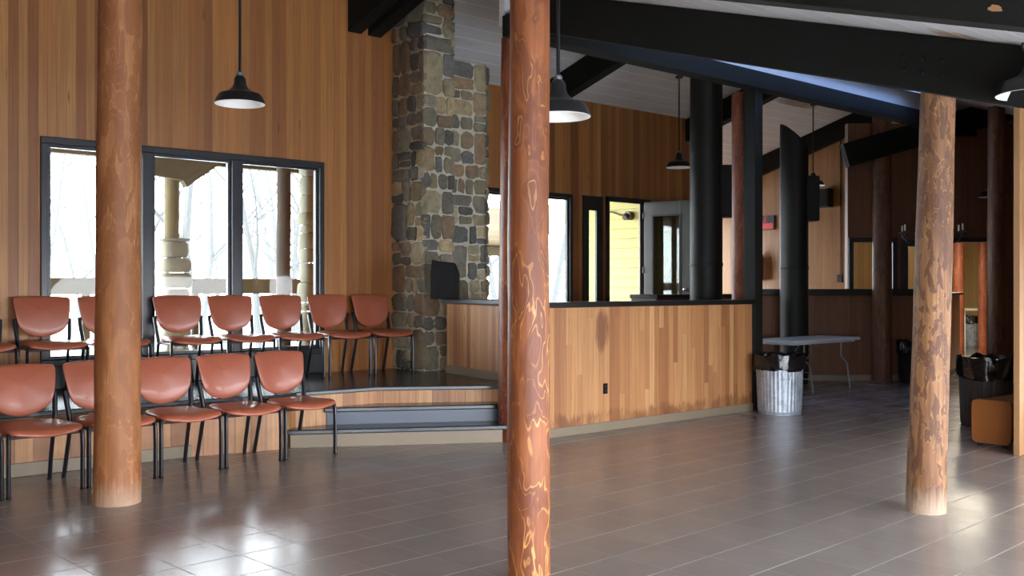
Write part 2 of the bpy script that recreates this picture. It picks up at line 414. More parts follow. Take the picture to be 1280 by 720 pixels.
FAR = lambda y: 4.85 + .3*(12.3 - y)      # underside of the far roof slope
NEAR = lambda y: 4.69 - .3*(7.75 - y)     # underside of the near roof slope

def cells(x0, x1, z0, z1, holes):
    """rectangles that fill x0..x1 / z0..z1 around the holes"""
    xs = sorted({x0, x1, *[h[0] for h in holes], *[h[1] for h in holes]})
    out = []
    for a, b in zip(xs, xs[1:]):
        hs = sorted([(h[2], h[3]) for h in holes if h[0] <= a+1e-6 and h[1] >= b-1e-6])
        z = z0
        for lo, hi in hs:
            if lo > z: out.append((a, b, z, lo))
            z = max(z, hi)
        if z < z1: out.append((a, b, z, z1))
    return out
def wall_x(name, x0, x1, y0, y1, z0, z1, holes, mat, parent=None):
    m = MB()
    for a, b, c, d in cells(x0, x1, z0, z1, holes): m.box(a, b, y0, y1, c, d)
    return m.build(name, mat, parent)

# ------------------------------------------------------------------ the setting
struct(MB().box(-3, 33, -1.6, 24, -.12, 0).build('floor', m_tile))
# roof planes
m = MB()
for x0, x1, y0, y1 in ((-3, 8.5, -1.6, 7.9), (15.0, 32.6, -1.6, 7.9), (8.5, 15.0, -1.6, 7.2), (8.5, 15.0, 7.6, 7.9)):
    m.poly_prism([(x0, y0, NEAR(y0)), (x1, y0, NEAR(y0)), (x1, y1, NEAR(y1)), (x0, y1, NEAR(y1))], (0, 0, .18))
struct(m.build('ceiling', m_ceil))
m = MB(); m.poly_prism([(-3, 7.9, FAR(7.9)), (32.6, 7.9, FAR(7.9)), (32.6, 16.2, FAR(16.2)), (-3, 16.2, FAR(16.2))], (0, 0, .18))
# the far roof ends over the platform wall at the left, over the recess at the right
struct(m.build('ceiling', m_ceil))
struct(MB().poly_prism([(8.45, 7.15, NEAR(7.15)+.19), (15.05, 7.15, NEAR(7.15)+.19), (15.05, 7.65, NEAR(7.65)+.19), (8.45, 7.65, NEAR(7.65)+.19)], (0, 0, .01)).build('window_7', m_added_skylight))  # unseen roof slot, added to throw bluish light on the strip above the header
struct(MB().box(6.75, 32.6, 7.82, 7.9, NEAR(7.82)-.4, FAR(7.9)+.1).box(-3, 6.75, 7.82, 7.9, NEAR(7.82)-.02, FAR(7.9)+.1).build('wall_upper', m_ceil))
# walls out of the picture
struct(wall_x('wall_front', -3, 11.7, -1.5, -1.36, 0, 2.1, [(-2.2, 1.2, .1, 1.85), (1.35, 4.75, .1, 1.85), (4.9, 8.3, .1, 1.85), (8.45, 11.35, .1, 1.85)], m_cedar_x))
struct(MB().box(-3, -2.86, -1.5, 11.1, 0, 6.4).build('wall_left', m_cedar_y))
m = MB()
for a, b, c, d in cells(-1.5, 3.95, 0, 3.7, [(-.4, 3.0, .5, 2.0)]): m.box(11.5, 11.64, a, b, c, d)
struct(m.build('wall_right', m_cedar_y))
struct(MB().box(9.95, 11.5, 3.965, 4.0, 0, 3.55).build('wall_partition', m_cedar_x))
struct(MB().box(19.3, 32.4, 16.0, 16.15, 0, 4.2).build('wall_back', m_dark_x))
struct(MB().box(11.64, 32.4, 3.98, 4.1, 0, 3.56).build('wall_partition', m_dark_x))
struct(MB().box(32.4, 32.55, -1.6, 16.2, 0, 6).build('wall_end', m_dark_x))

# gallery wall with the three-pane window
WX0, WX1, WZ0, WZ1 = 3.12, 6.43, .56, 3.15
struct(wall_x('wall_gallery', -3, 7.93, 10.9, 11.06, .3, 5.3, [(WX0, WX1, WZ0, WZ1)], m_cedar_x))
# far wall with window, sidelight and doorway
struct(wall_x('wall_back', 7.79, 15.4, 12.3, 12.46, 0, 5.0, [(9.6, 12.36, .9, 3.2), (12.4, 12.9, .54, 3.2), (13.0, 14.15, .54, 3.2)], m_cedar_x))
struct(MB().box(7.79, 7.93, 11.06, 12.3, .3, 5.1).build('wall_return', m_cedar_y))
struct(wall_x('wall_recess', 15.2, 19.4, 15.4, 15.55, 0, 4.2, [(15.9, 18.8, .9, 3.4)], m_cedar_x))
struct(MB().box(15.26, 15.4, 12.46, 15.4, 0, 4.85).build('wall_recess', m_cedar_y))
m = MB(); m.poly_prism([(19.2, 11.15, 0), (19.2, 15.55, 0), (19.2, 15.55, FAR(15.55)+.1), (19.2, 11.15, FAR(11.15)+.1)], (.16, 0, 0))
struct(m.build('wall_end', m_cedar_end))
struct(MB().box(19.14, 19.2, 11.1, 11.24, 0, 5.2).build('trim_1', m_post))

# window frames (structure, each with its frame and panes)
def window(name, x0, x1, y, z0, z1, mull, mat=m_frame, fw=.07, depth=.12, pane=True):
    m = MB()
    m.box(x0, x1, y-.02, y+depth, z1-fw, z1).box(x0, x1, y-.02, y+depth, z0, z0+fw)
    m.box(x0, x0+fw, y-.02, y+depth, z0+fw, z1-fw).box(x1-fw, x1, y-.02, y+depth, z0+fw, z1-fw)
    for c, w in mull: m.box(c-w/2, c+w/2, y-.02, y+depth, z0+fw, z1-fw)
    root = struct(m.build(name, mat, bevel=.008))
    edges = [x0+fw] + [v for c, w in mull for v in (c-w/2, c+w/2)] + [x1-fw]
    for a, b in zip(edges[::2], edges[1::2]):
        mm = MB()
        t = .035
        mm.box(a, b, y+.02, y+.075, z1-fw-t, z1-fw).box(a, b, y+.02, y+.075, z0+fw, z0+fw+t)
        mm.box(a, a+t, y+.02, y+.075, z0+fw+t, z1-fw-t).box(b-t, b, y+.02, y+.075, z0+fw+t, z1-fw-t)
        fr = mm.build('window_frame', mat, root, bevel=.004)
        MB().box(a+t, b-t, y+.045, y+.05, z0+fw+t, z1-fw-t).build('pane', m_glass, fr)
    return root
window('window_1', WX0, WX1, 10.88, .78, WZ1, [(4.22, .12), (5.265, .12)])
struct(MB().box(WX0, WX1, 10.87, 11.02, .54, .80).build('trim_2', m_frame, bevel=.008))
window('window_2', 9.6, 12.15, 12.28, .9, 3.2, [(10.85, .1)], m_black, .07, .04)
struct(MB().box(12.15, 12.4, 12.29, 12.32, .9, 3.2).build('trim_4', m_cedar_x))
# sidelight: a dark slab with a narrow slot of glass
m = MB()
for a, b, c, d in cells(12.4, 12.9, .54, 3.2, [(12.55, 12.74, .8, 2.95)]): m.box(a, b, 12.27, 12.31, c, d)
sl = struct(m.build('window_3', m_black))
MB().box(12.55, 12.74, 12.288, 12.292, .8, 2.95).build('pane', m_glass, sl)
# doorway with its open leaf
m = MB().box(13.0, 13.07, 12.26, 12.48, .54, 3.2).box(13.88, 14.18, 12.26, 12.29, .54, 3.2).box(13.0, 14.18, 12.26, 12.32, 3.13, 3.22)
struct(m.build('trim_3', m_frame, bevel=.006))
leaf = bpy.data.objects.new('door_1', None); C.objects.link(leaf); leaf.location = (13.93, 12.2, .56); leaf.rotation_euler = (0, 0, -math.radians(76.3)); struct(leaf)
m_leaf = plain('grey_green_door_paint', srgb(62, 63, 54), .45, 0, .15)
m = MB()
for a, b, c, d in cells(0, .92, 0, 2.6, [(.19, .71, .35, 2.33)]): m.box(a, b, -.022, .022, c, d)
dl = m.build('door_leaf', m_leaf, leaf, bevel=.004)
MB().box(.19, .71, -.004, .004, .35, 2.33).build('pane', m_dglass, dl)
m = MB()
for a, b, c, d in cells(.16, .74, .32, 2.36, [(.19, .71, .35, 2.33)]): m.box(a, b, -.034, -.02, c, d)
m.build('glazing_bead', m_black, dl)
kb = MB().sphere((.84, -.075, 1.0), .035).tube([(.84, -.02, 1.0), (.84, -.06, 1.0)], .013).build('door_knob', m_chrome, leaf, smooth=True)
MB().tube([(.84, -.035, 1.0), (.84, -.02, 1.0)], .035, 14).build('knob_rose', m_chrome, kb)
m = MB()
for z in (.3, 1.3, 2.3): m.tube([(-.01, -.03, z), (-.01, -.03, z+.11)], .012, 8)
m.build('hinge', m_device, leaf)

# platform, fascia, steps
Z = .54
nose = [(-2.86, 9.08), (3.94, 9.06), (4.78, 8.9), (5.02, 9.02), (5.95, 8.95), (7.0, 8.27)]
deck = nose + [(7.35, 8.0), (10.8, 7.9), (10.8, 9.6), (14.0, 9.6), (14.0, 10.6), (15.4, 10.6), (15.4, 12.3), (7.93, 12.3), (7.93, 10.9), (-2.86, 10.9)]
m = MB(); m.poly_prism([(x, y, Z-.045) for x, y in deck], (0, 0, .045))
struct(m.build('platform', m_deckpaint, bevel=.01))
m = MB()
fpts = [(x, y+.03) for x, y in nose] + [(7.33, 8.06)]
for i, (p, q) in enumerate(zip(fpts, fpts[1:])):
    d = Vector((q[0]-p[0], q[1]-p[1], 0)).normalized(); nn = Vector((-d.y, d.x, 0))*.05
    m.poly_prism([(p[0], p[1], 0), (q[0], q[1], 0), (q[0]+nn.x, q[1]+nn.y, 0), (p[0]+nn.x, p[1]+nn.y, 0)], (0, 0, Z-.046))
struct(m.build('wall_platform', m_fascia))
m = MB().poly_prism([(-2.86, 9.09, 0), (3.94, 9.07, 0), (3.94, 9.1, 0), (-2.86, 9.12, 0)], (0, 0, .115))
struct(m.build('baseboard_platform', m_base, bevel=.006))
# steps: two treads in front of the diagonal of the platform
ed = Vector((.857, -.515, 0)); nv = Vector((-.515, -.857, 0))
def step(p, q, z, zr0, zr1, back, mat_riser, nm):
    p, q = Vector((*p, 0)), Vector((*q, 0))
    t = MB().poly_prism([(p.x, p.y, z-.05), (q.x, q.y, z-.05), (q.x-nv.x*back, q.y-nv.y*back, z-.05), (p.x-nv.x*back, p.y-nv.y*back, z-.05)], (0, 0, .05)).build('step_tread', m_deckpaint, None, bevel=.012)
    a, b = p - nv*.03 + ed*.03, q - nv*.03 - ed*.0
    r = MB().poly_prism([(a.x, a.y, zr0), (b.x, b.y, zr0), (b.x-nv.x*.04, b.y-nv.y*.04, zr0), (a.x-nv.x*.04, a.y-nv.y*.04, zr0)], (0, 0, zr1-zr0)).build('step_riser', mat_riser, t)
    # closed side of the step
    MB().poly_prism([(a.x, a.y, zr0), (a.x+ed.x*.04, a.y+ed.y*.04, zr0), (a.x+ed.x*.04-nv.x*(back-.05), a.y+ed.y*.04-nv.y*(back-.05), zr0), (a.x-nv.x*(back-.05), a.y-nv.y*(back-.05), zr0)], (0, 0, zr1-zr0)).build('step_side', mat_riser, t)
    return struct(t)
step((4.86, 8.93), (6.86, 7.73), .18, 0, .13, .62, m_base, 'lower')
step((5.32, 9.0), (7.0, 8.0), .36, .181, .31, .34, m_blue, 'upper')

# roof beams
def rafter_far(x, y0, y1, label, w=.2, h=.42):
    m = MB(); z = lambda y: FAR(y)-.01
    m.poly_prism([(x-w/2, y0, z(y0)-h), (x-w/2, y1, z(y1)-h), (x-w/2, y1, z(y1)), (x-w/2, y0, z(y0))], (w, 0, 0))
    return tag(m.build('roof_beam', m_beam, bevel=.006), label, 'beam', 'black roof beams')
rafter_far(6.89, 7.92, 10.92, 'black roof beam ending on the cedar wall, left one of the close pair by the chimney')
rafter_far(7.19, 7.92, 10.92, 'black roof beam touching the chimney side, right one of the close pair')
rafter_far(11.28, 7.92, 12.3, 'black sloping roof beam behind the pendant lamp beside the front log')
rafter_far(15.33, 7.92, 15.4, 'black sloping roof beam seen on both sides of the tall round duct')
rafter_far(19.17, 7.92, 15.4, 'black sloping roof beam right of the far pendant lamp')
def rafter_near(p, q, label, w=.16, h=.4):
    (x0, y0), (x1, y1) = p, q; m = MB(); z = lambda y: NEAR(y)-.005
    m.poly_prism([(x0-w/2, y0, z(y0)-h), (x1-w/2, y1, z(y1)-h), (x1-w/2, y1, z(y1)), (x0-w/2, y0, z(y0))], (w, 0, 0))
    return tag(m.build('roof_beam', m_beam, bevel=.006), label, 'beam', 'black roof beams')
WR = rafter_near((3.65, -1.3), (3.55, 7.5), 'black roof beam cutting the top right corner, with small flaked pale patches', .16, .3)
rw = random.Random(4)
for yy, dz, ln in ((1.98, .2, .07), (1.86, .17, .05), (1.62, .12, .05), (1.5, .05, .03)):   # bare wood where the paint has flaked off
    xs = 3.65 - .1*(yy+1.3)/8.8 - .08; zz = NEAR(yy) - .3 + dz; pts = []
    for i in range(10):
        a = 2*PI*i/10; k = rw.uniform(.55, 1.1); pts.append((xs-.002, yy+ln*k*math.cos(a), zz+.012*k*math.sin(a)+.3*ln*k*math.cos(a)))
    MB().poly_prism(pts, (.004, 0, 0)).build('flaked_patch', m_post, WR)
AB = rafter_near((6.78, -1.3), (6.98, 7.9), 'large black roof beam on the right log, crossing the whole top right')
m = MB()
for i in range(3):
    for j in range(2): m.sphere((6.755, 3.22+.14*i, NEAR(3.3)-.30+.1*j+.04*i), .018, (.6, 1, 1), 8)
m.build('bolt', m_beam, AB, smooth=True)
tag(MB().box(6.72, 24.4, 7.62, 7.82, 4.18, 4.40).build('roof_beam', m_beam, bevel=.006), 'long level black header beam over the bar, resting on the log columns', 'beam', 'black roof beams')

# ------------------------------------------------------------------ log columns
def log(x, y, z0, z1, r0, r1, mat, label, seed, lean=(0, 0), n=22, steps=40):
    m = MB(); rs = []
    for i in range(steps+1):
        t = i/steps; z = z0 + (z1-z0)*t
        r = r0 + (r1-r0)*t
        cx = lean[0]*t + .01*noise.noise((seed, z*.7, 0)); cy = lean[1]*t + .01*noise.noise((seed+9, z*.7, 3))
        ring = []
        for k in range(n):
            a = 2*PI*k/n
            rr = r*(1 + .035*noise.noise((math.cos(a)*1.4+seed*7, math.sin(a)*1.4, z*1.3)) + .012*noise.noise((math.cos(a)*4+seed, math.sin(a)*4, z*5)))
            ring.append((cx+rr*math.cos(a), cy+rr*math.sin(a), z-z0))
        rs.append(ring)
    m.rings(rs)
    o = m.build('log_column', mat, smooth=True); o.location = (x, y, z0)
    return tag(o, label, 'column', 'log columns')
log(3.63, 4.0, 0, NEAR(4.0)-.38, .118, .108, m_log_front, 'reddish peeled log column with pale wavy marks, closest to the camera', 1.3)
log(2.69, 7.52, 0, NEAR(7.52)+.0, .168, .150, m_log_left, 'smooth orange brown log column standing among the chairs on the left', 2.1, (.04, .03))
log(6.93, 3.42, 0, NEAR(3.4)-.39, .137, .118, m_log_right, 'weathered tan log column with dark knots on the right, alone on the tiles', 3.7, (.09, -.04))
log(6.89, 7.86, .0, 4.2, .152, .11, m_log_corner, 'dark red log column at the bar corner, mostly behind the closest log', 4.2)
log(11.2, 8.06, 0, 4.2, .155, .15, m_log_red, 'rusty log column rising behind the right end of the bar', 5.5)
log(15.9, 8.62, 0, 4.6, .165, .15, m_log_brown, 'dark brown log column in front of the half wall with framed openings', 6.4)
log(15.35, 6.49, 0, 4.3, .13, .12, m_log_brown, 'dark brown log column with a pale lit edge behind the black bagged bin at far right', 7.8)
m = MB().box(10.93, 11.1, 7.68, 7.86, 0, 4.2)
tag(m.build('square_post', m_duct, bevel=.008), 'square black post at the right end of the bar beside the rusty log', 'post')

# ------------------------------------------------------------------ stone chimney
def chimney():
    bm = bmesh.new(); lay = bm.verts.layers.float_color.new('tint')
    tones = [(104, 98, 80), (122, 112, 88), (90, 86, 76), (140, 124, 94), (80, 80, 76), (112, 92, 70), (96, 92, 78), (128, 120, 100), (72, 72, 70), (116, 100, 76)]
    rnd = random.Random(11)
    def quad_box(x0, x1, y0, y1, z0, z1):
        vs = [bm.verts.new(p) for p in ((x0, y0, z0), (x1, y0, z0), (x1, y1, z0), (x0, y1, z0), (x0, y0, z1[0]), (x1, y0, z1[0]), (x1, y1, z1[1]), (x0, y1, z1[1]))]
        for v in vs: v[lay] = (.2, .2, .2, 1)
        for f in ((3, 2, 1, 0), (4, 5, 6, 7), (0, 1, 5, 4), (1, 2, 6, 5), (2, 3, 7, 6), (3, 0, 4, 7)):
            bm.faces.new([vs[i] for i in f]).material_index = 1
    def split(u0, u1, v0, v1, out):
        w, h = u1-u0, v1-v0; A = w*h
        if (A < .045 or (A < .19 and rnd.random() < .42)) and w < .66 and h < .58 or w < .13 or h < .1:
            out.append((u0, u1, v0, v1)); return
        k = rnd.uniform(.36, .64)
        if (w > h*1.25) or (w > h*.8 and rnd.random() < .35): split(u0, u0+w*k, v0, v1, out); split(u0+w*k, u1, v0, v1, out)
        else: split(u0, u1, v0, v0+h*k, out); split(u0, u1, v0+h*k, v1, out)
    def face(o, ud, nd, W, H, over=.03):
        o, ud, nd = Vector(o), Vector(ud), Vector(nd); vd = Vector((0, 0, 1)); rects = []
        v = 0
        while v < H - .02:
            hh = min(rnd.uniform(.8, 1.2), H-v)
            if H-v-hh < .3: hh = H-v
            split(-over, W+over, v, v+hh, rects); v += hh
        for u0, u1, v0, v1 in rects:
            gp = rnd.uniform(.006, .013)
            u0 += gp; u1 -= gp; v0 += gp; v1 -= gp
            w, h = u1-u0, v1-v0; cc = min(w, h)
            ch = [rnd.uniform(.08, .34)*cc for _ in range(8)]; j = lambda: rnd.uniform(-.012, .012)
            P = [(u0+ch[0], v0+j()), ((u0+u1)/2+j(), v0+j()*.8), (u1-ch[1], v0+j()), (u1+j(), v0+ch[2]), (u1+j(), (v0+v1)/2), (u1+j(), v1-ch[3]), (u1-ch[4], v1+j()), ((u0+u1)/2, v1+j()*.8),
                 (u0+ch[5], v1+j()), (u0+j(), v1-ch[6]), (u0+j(), (v0+v1)/2), (u0+j(), v0+ch[7])]
            dep = rnd.uniform(.015, .04); cx, cy = (u0+u1)/2, (v0+v1)/2
            kk = rnd.uniform(1.02, 1.38); tc = srgb(*[c*kk for c in rnd.choice(tones)])
            rings = []
            for s_, d_ in ((1, -.03), (1, dep*.3), (.93, dep*.85), (.78, dep)):
                r = []
                for a, b in P:
                    tilt = rnd.uniform(-.006, .006)
                    vv = bm.verts.new(o + ud*(cx+(a-cx)*s_) + vd*(cy+(b-cy)*s_) + nd*(d_+ (tilt if d_ > 0 else 0))); vv[lay] = tc; r.append(vv)
                rings.append(r)
            for a, b in zip(rings, rings[1:]):
                for i in range(12): bm.faces.new((a[i], a[(i+1) % 12], b[(i+1) % 12], b[i])).smooth = True
            bm.faces.new(rings[-1]).smooth = True
    X0, X1, X2, Y0, YB = 7.48, 7.93, 8.52, 10.22, 10.89
    H1, H2 = FAR(Y0)+.0-Z, 4.55-Z
    quad_box(X0, X1, Y0, YB, Z, (FAR(Y0)-.01, FAR(YB)-.01)); quad_box(X1, X2, Y0+.02, YB, Z, (4.55, 4.55))
    face((X0, Y0, Z), (1, 0, 0), (0, -1, 0), X1-X0, H1)
    face((X1, Y0+.03, Z), (1, 0, 0), (0, -1, 0), X2-X1, H2)
    face((X0, 10.88, Z), (0, -1, 0), (-1, 0, 0), 10.88-Y0, FAR(10.6)-Z)
    face((X2, Y0, Z), (0, 1, 0), (1, 0, 0), .66, H2)
    face((X1, Y0, 4.57), (0, 1, 0), (1, 0, 0), .66, FAR(10.85)-4.6)
    bmesh.ops.recalc_face_normals(bm, faces=bm.faces)
    me = bpy.data.meshes.new('stone_chimney'); bm.to_mesh(me); bm.free(); me.materials.append(m_stone); me.materials.append(m_mortar)
    o = bpy.data.objects.new('stone_chimney', me); C.objects.link(o)
    return tag(o, 'tall grey field stone chimney with a stepped shoulder beside the gallery', 'chimney')
chimney()

# ------------------------------------------------------------------ bar counter
def half_wall(name, label, pts, thick, ztop, mat, capmat, z0=0, capw=.34, base=True, cat='counter', capt=.06, axis='x'):
    (x0, y0), (x1, y1) = pts; d = Vector((x1-x0, y1-y0, 0)); L = d.length
    t = thing(name, label, cat, (x0, y0, z0), math.atan2(d.y, d.x)); H = ztop - z0
    MB().box(0, L, 0, thick, 0, H-capt).build('panel', mat, t)
    ov = (capw-thick)/2
    MB().box(-.01, L+.02, -ov, thick+ov, H-capt, H).build('cap', capmat, t, bevel=.01)
    if base: MB().box(0, L, -.018, 0, 0, .1).build('baseboard', m_base, t, bevel=.005)
    return t
bar = half_wall('bar_counter', 'long low bar wall of pale cedar boards with a black cap', ((7.18, 7.7), (10.89, 7.7)), .14, 1.44, m_bar_x, m_cap, 0, .24)
ret = half_wall('bar_counter', 'short return of the bar beside the chimney, on the platform, with a slate cap', ((7.56, 9.85), (7.25, 8.05)), .14, 1.46, m_ret_x, m_greycap, Z, .3)
half_wall('back_counter', 'black topped counter behind the bar under the open door', ((11.4, 9.75), (13.7, 9.75)), .5, 1.49, m_dark_x, m_cap, 0, .56, False)
def outlet(name, loc, rz, label, mat=m_plastic, w=.07, h=.115):
    t = thing(name, label, 'outlet', loc, rz)
    MB().box(-w/2, w/2, -.008, 0, -h/2, h/2).build('cover_plate', mat, t, bevel=.003)
    for z in (-.025, .025): MB().tube([(0, -.014, z), (0, -.004, z)], .017, 12).build('socket', m_black, t)
    return t
outlet('power_outlet', (8.13, 7.7, .47), 0, 'small black power outlet low on the bar boards')

# ------------------------------------------------------------------ right side half wall (faces the camera line)
RZ = YAW - PI/2
FW = Vector((math.cos(YAW), math.sin(YAW), 0)); RT = Vector((math.sin(YAW), -math.cos(YAW), 0))
def cw(l, d, z=0): return RT*l + FW*d + Vector((0, 0, z))
m = MB()
for a, b, c, d in cells(5.74, 10.2, 1.56, 4.4, [(5.83, 6.5, 1.56, 2.39), (6.76, 7.42, 1.56, 2.31), (7.50, 8.32, 1.56, 2.39)]): m.box(a, b, 17.1, 17.24, c, d)
o = struct(m.build('wall_kitchen', m_dark_x)); o.rotation_euler = (0, 0, RZ)
o = MB().box(8.32, 10.2, 17.1, 17.24, 0, 1.56).build('wall_kitchen', m_dark_x); struct(o); o.rotation_euler = (0, 0, RZ)
def opening(x0, x1, z0, z1, n, w=.08):
    m = MB()
    m.box(x0-w, x1+w, 17.06, 17.28, z1, z1+w).box(x0-w, x0, 17.06, 17.28, z0, z1).box(x1, x1+w, 17.06, 17.28, z0, z1)
    o = struct(m.build('window_%d' % n, m_black, bevel=.006)); o.rotation_euler = (0, 0, RZ)
opening(5.83, 6.5, 1.56, 2.37, 4); opening(6.76, 7.42, 1.56, 2.30, 5, .1); opening(7.52, 8.32, 1.56, 2.37, 6)
p, q = cw(4.1, 17.12), cw(7.42, 17.12)
half_wall('half_wall', 'long dark brown half wall with a black cap behind the folding table', ((p.x, p.y), (q.x, q.y)), .16, 1.57, m_dark_x, m_cap, 0, .34, True, 'half wall', .11)
p, q = cw(7.42, 17.3), cw(8.69, 19.4)
half_wall('half_wall', 'tan end of the half wall, lit, next to the right log, with a grey cap', ((p.x, p.y), (q.x, q.y)), .14, 1.5, m_ret_x, m_greycap, 0, .26, True, 'half wall', .05)
# black sloping timber over the brown wall
m = MB(); a, b = cw(5.62, 16.9, 3.82), cw(9.9, 16.9, 5.05); m.bar(a, b, .2, .4)
tag(m.build('roof_beam', m_beam), 'black sloping timber over the brown wall, right of the far pendant lamp and below its roof beam', 'beam', 'black roof beams')
# rooms behind
m = MB().box(6.86, 8.2, 20.2, 20.35, 0, 3.0)
o = struct(m.build('wall_pantry', m_cream)); o.rotation_euler = (0, 0, RZ)
m = MB().box(8.0, 16.0, 28.0, 28.15, 0, 3.2)
o = struct(m.build('wall_far_room', m_cream)); o.rotation_euler = (0, 0, RZ)
m = MB().box(8.0, 16.0, 27.97, 28.0, 0, .14)
o = struct(m.build('baseboard_far_room', m_black)); o.rotation_euler = (0, 0, RZ)
m = MB().poly_prism([(5.95, 17.3, 3), (16, 17.3, 3), (16, 28.2, 3), (9.8, 28.2, 3)], (0, 0, .1))
o = struct(m.build('ceiling', m_white_en)); o.rotation_euler = (0, 0, RZ)
p = cw(10.55, 23.6); log(p.x, p.y, 0, 3.0, .12, .12, m_log_red, 'orange log column seen through the doorway right of the right log', 9.1)
p = cw(11.2, 23.8); log(p.x, p.y, 0, 3.0, .1, .1, m_log_red, 'tan log column at the right edge of the far doorway', 10.3)

# ------------------------------------------------------------------ round black ducts
def duct(x, y, ztop, cut, label, box):
    t = thing('air_duct', label, 'duct', (x, y, 0)); r = .23; n = 32
    m = MB(); lo = [(r*math.cos(2*PI*k/n), r*math.sin(2*PI*k/n), 0) for k in range(n)]
    # slanted mouth: the top falls away to the right of the camera
    hi = [(a, b, ztop + cut*((a*RT.x+b*RT.y)/r)) for a, b, _ in lo]
    li = [(a*.97, b*.97, c) for a, b, c in hi]; ldn = [(a*.97, b*.97, c-1.2) for a, b, c in hi]
    m.rings([lo, hi, li, ldn], False); m.build('duct_pipe', m_duct, t, smooth=True)
    b = MB().box(-.02, .24, -.15, .15, 0, .74).build('grille_box', m_duct, t, bevel=.006); b.location = (*(RT*.14).xy, box); b.rotation_euler = (0, 0, RZ)
    gr = MB()
    for k in range(9): gr.box(.24, .25, -.12, .12, .05+.07*k, .08+.07*k)
    gr.build('louvre', m_black, b)
    MB().lathe([(r*1.02, 1.9), (r*1.035, 1.905), (r*1.035, 1.945), (r*1.02, 1.95)], n).build('seam_band', m_duct, t, smooth=True)
    return t
duct(11.55, 8.95, 4.9, -.05, 'tall round black air duct behind the bar, left of the rusty log', 2.6)
duct(14.5, 9.42, 4.1, -.21, 'round black air duct with a slanted open top, right of the square black post', 2.7)

# ------------------------------------------------------------------ chairs
def pad(outline, thick, curve, name, mat, parent, dome=.012):
    """soft pad: outline in (a,b); curve(a,b) -> 3D centre and normal"""
    m = MB(); rings = []
    ca = sum(p[0] for p in outline)/len(outline); cb = sum(p[1] for p in outline)/len(outline)
    for s_, d in ((.0, -1), (.5, -1), (.86, -.9), (.97, -.55), (1, 0), (.97, .55), (.86, .95), (.5, 1.25), (.0, 1.35)):
        r = []
        for a, b in outline:
            aa, bb = ca+(a-ca)*max(s_, .02), cb+(b-cb)*max(s_, .02); c, nrm = curve(aa, bb)
            r.append(c + nrm*(d*thick/2))
        rings.append(r)
    m.rings(rings)
    return m.build(name, mat, parent, smooth=True, subsurf=1)
def smooth_outline(pts, n=6):
    out = []; N = len(pts)
    for i in range(N):
        p0, p1, p2, p3 = [Vector(pts[(i+k-1) % N]) for k in range(4)]
        for j in range(n):
            t = j/n
            out.append(tuple(.5*((2*p1)+(p2-p0)*t+(2*p0-5*p1+4*p2-p3)*t*t+(3*p1-p0-3*p2+p3)*t**3)))
    return out
def make_chair(label, group):
    t = thing('stacking_chair', label, 'chair', (0, 0, 0), 0, group)
    so = smooth_outline([(-.26, -.045), (-.13, -.075), (0, -.085), (.13, -.075), (.26, -.045), (.285, .08), (.262, .28), (.235, .4), (.12, .43), (0, .435), (-.12, .43), (-.235, .4), (-.262, .28), (-.285, .08)], 3)
    def sc(a, b):
        z = .485 + .012*(abs(a)/.27)**2 - .03*max(0, (-.02-b)/.065)**2 + .03*(max(0, b-.3)/.13)**2
        return Vector((a, b, z)), Vector((0, 0, 1))
    pad(so, .066, sc, 'seat', m_vinyl, t)
    bo = smooth_outline([(-.272, .412), (-.24, .428), (-.12, .436), (0, .438), (.12, .436), (.24, .428), (.272, .412), (.274, .36), (.252, .2), (.215, .1), (.13, .035), (0, .005), (-.13, .035), (-.215, .1), (-.252, .2), (-.274, .36)], 3)
    tl = math.radians(13)
    def bc(a, b):
        y = .46 + .05 + b*math.sin(tl) - .06*(a/.26)**2 + .03*((b-.2)/.2)**2*.6
        return Vector((a, y, .545 + b*math.cos(tl))), Vector((0, -math.cos(tl), math.sin(tl)))
    pad(bo, .042, bc, 'backrest', m_vinyl, t)
    # plastic back shell behind the upholstery
    bo2 = [(a*.95, .22+(b-.22)*.95) for a, b in bo]
    def bc2(a, b):
        c, n = bc(a, b); return c - n*.03, n
    pad(bo2, .02, bc2, 'back_shell', m_plastic, t)
    for s in (-1, 1):
        MB().tube([(s*.277, 0, 0), (s*.277, 0, .3), (s*.276, .004, .44), (s*.272, .012, .475), (s*.262, .03, .485)], .016, 12, .023).build('leg', m_steel, t, smooth=True)
        MB().tube([(s*.245, .6, 0), (s*.24, .56, .16), (s*.236, .5, .38), (s*.236, .475, .47)], .016, 12, .023).build('leg', m_steel, t, smooth=True)
        MB().tube([(s*.236, .475, .46), (s*.248, .49, .56), (s*.258, .52, .68), (s*.26, .53, .73)], .02, 12, .026).build('back_upright', m_steel, t, smooth=True)
        MB().tube([(s*.274, .525, .72), (s*.25, .525, .73), (s*.22, .52, .735)], .018, 10).build('back_bracket', m_plastic, t, smooth=True)
        MB().tube([(s*.277, 0, -.0), (s*.277, 0, .012)], .019, 10, .025).build('foot_glide', m_plastic, t)
    m = MB()
    m.tube([(-.27, .03, .452), (.27, .03, .452)], .011).tube([(-.24, .44, .462), (.24, .44, .462)], .011)
    for s in (-1, 1): m.tube([(s*.272, .02, .465), (s*.255, .25, .46), (s*.236, .475, .455)], .012)
    m.build('seat_frame', m_steel, t, smooth=True)
    return t
rowF = 'front row of terracotta chairs'; rowB = 'back row of terracotta chairs on the platform'
fl = ['terracotta chair cut by the left picture edge in the front row', 'large terracotta chair in the front row, left of the orange log', 'terracotta chair in the front row, half hidden behind the orange log',
      'terracotta chair in the front row, just right of the orange log', 'terracotta chair in the front row, second from its right end', 'terracotta chair at the right end of the front row, before the steps']
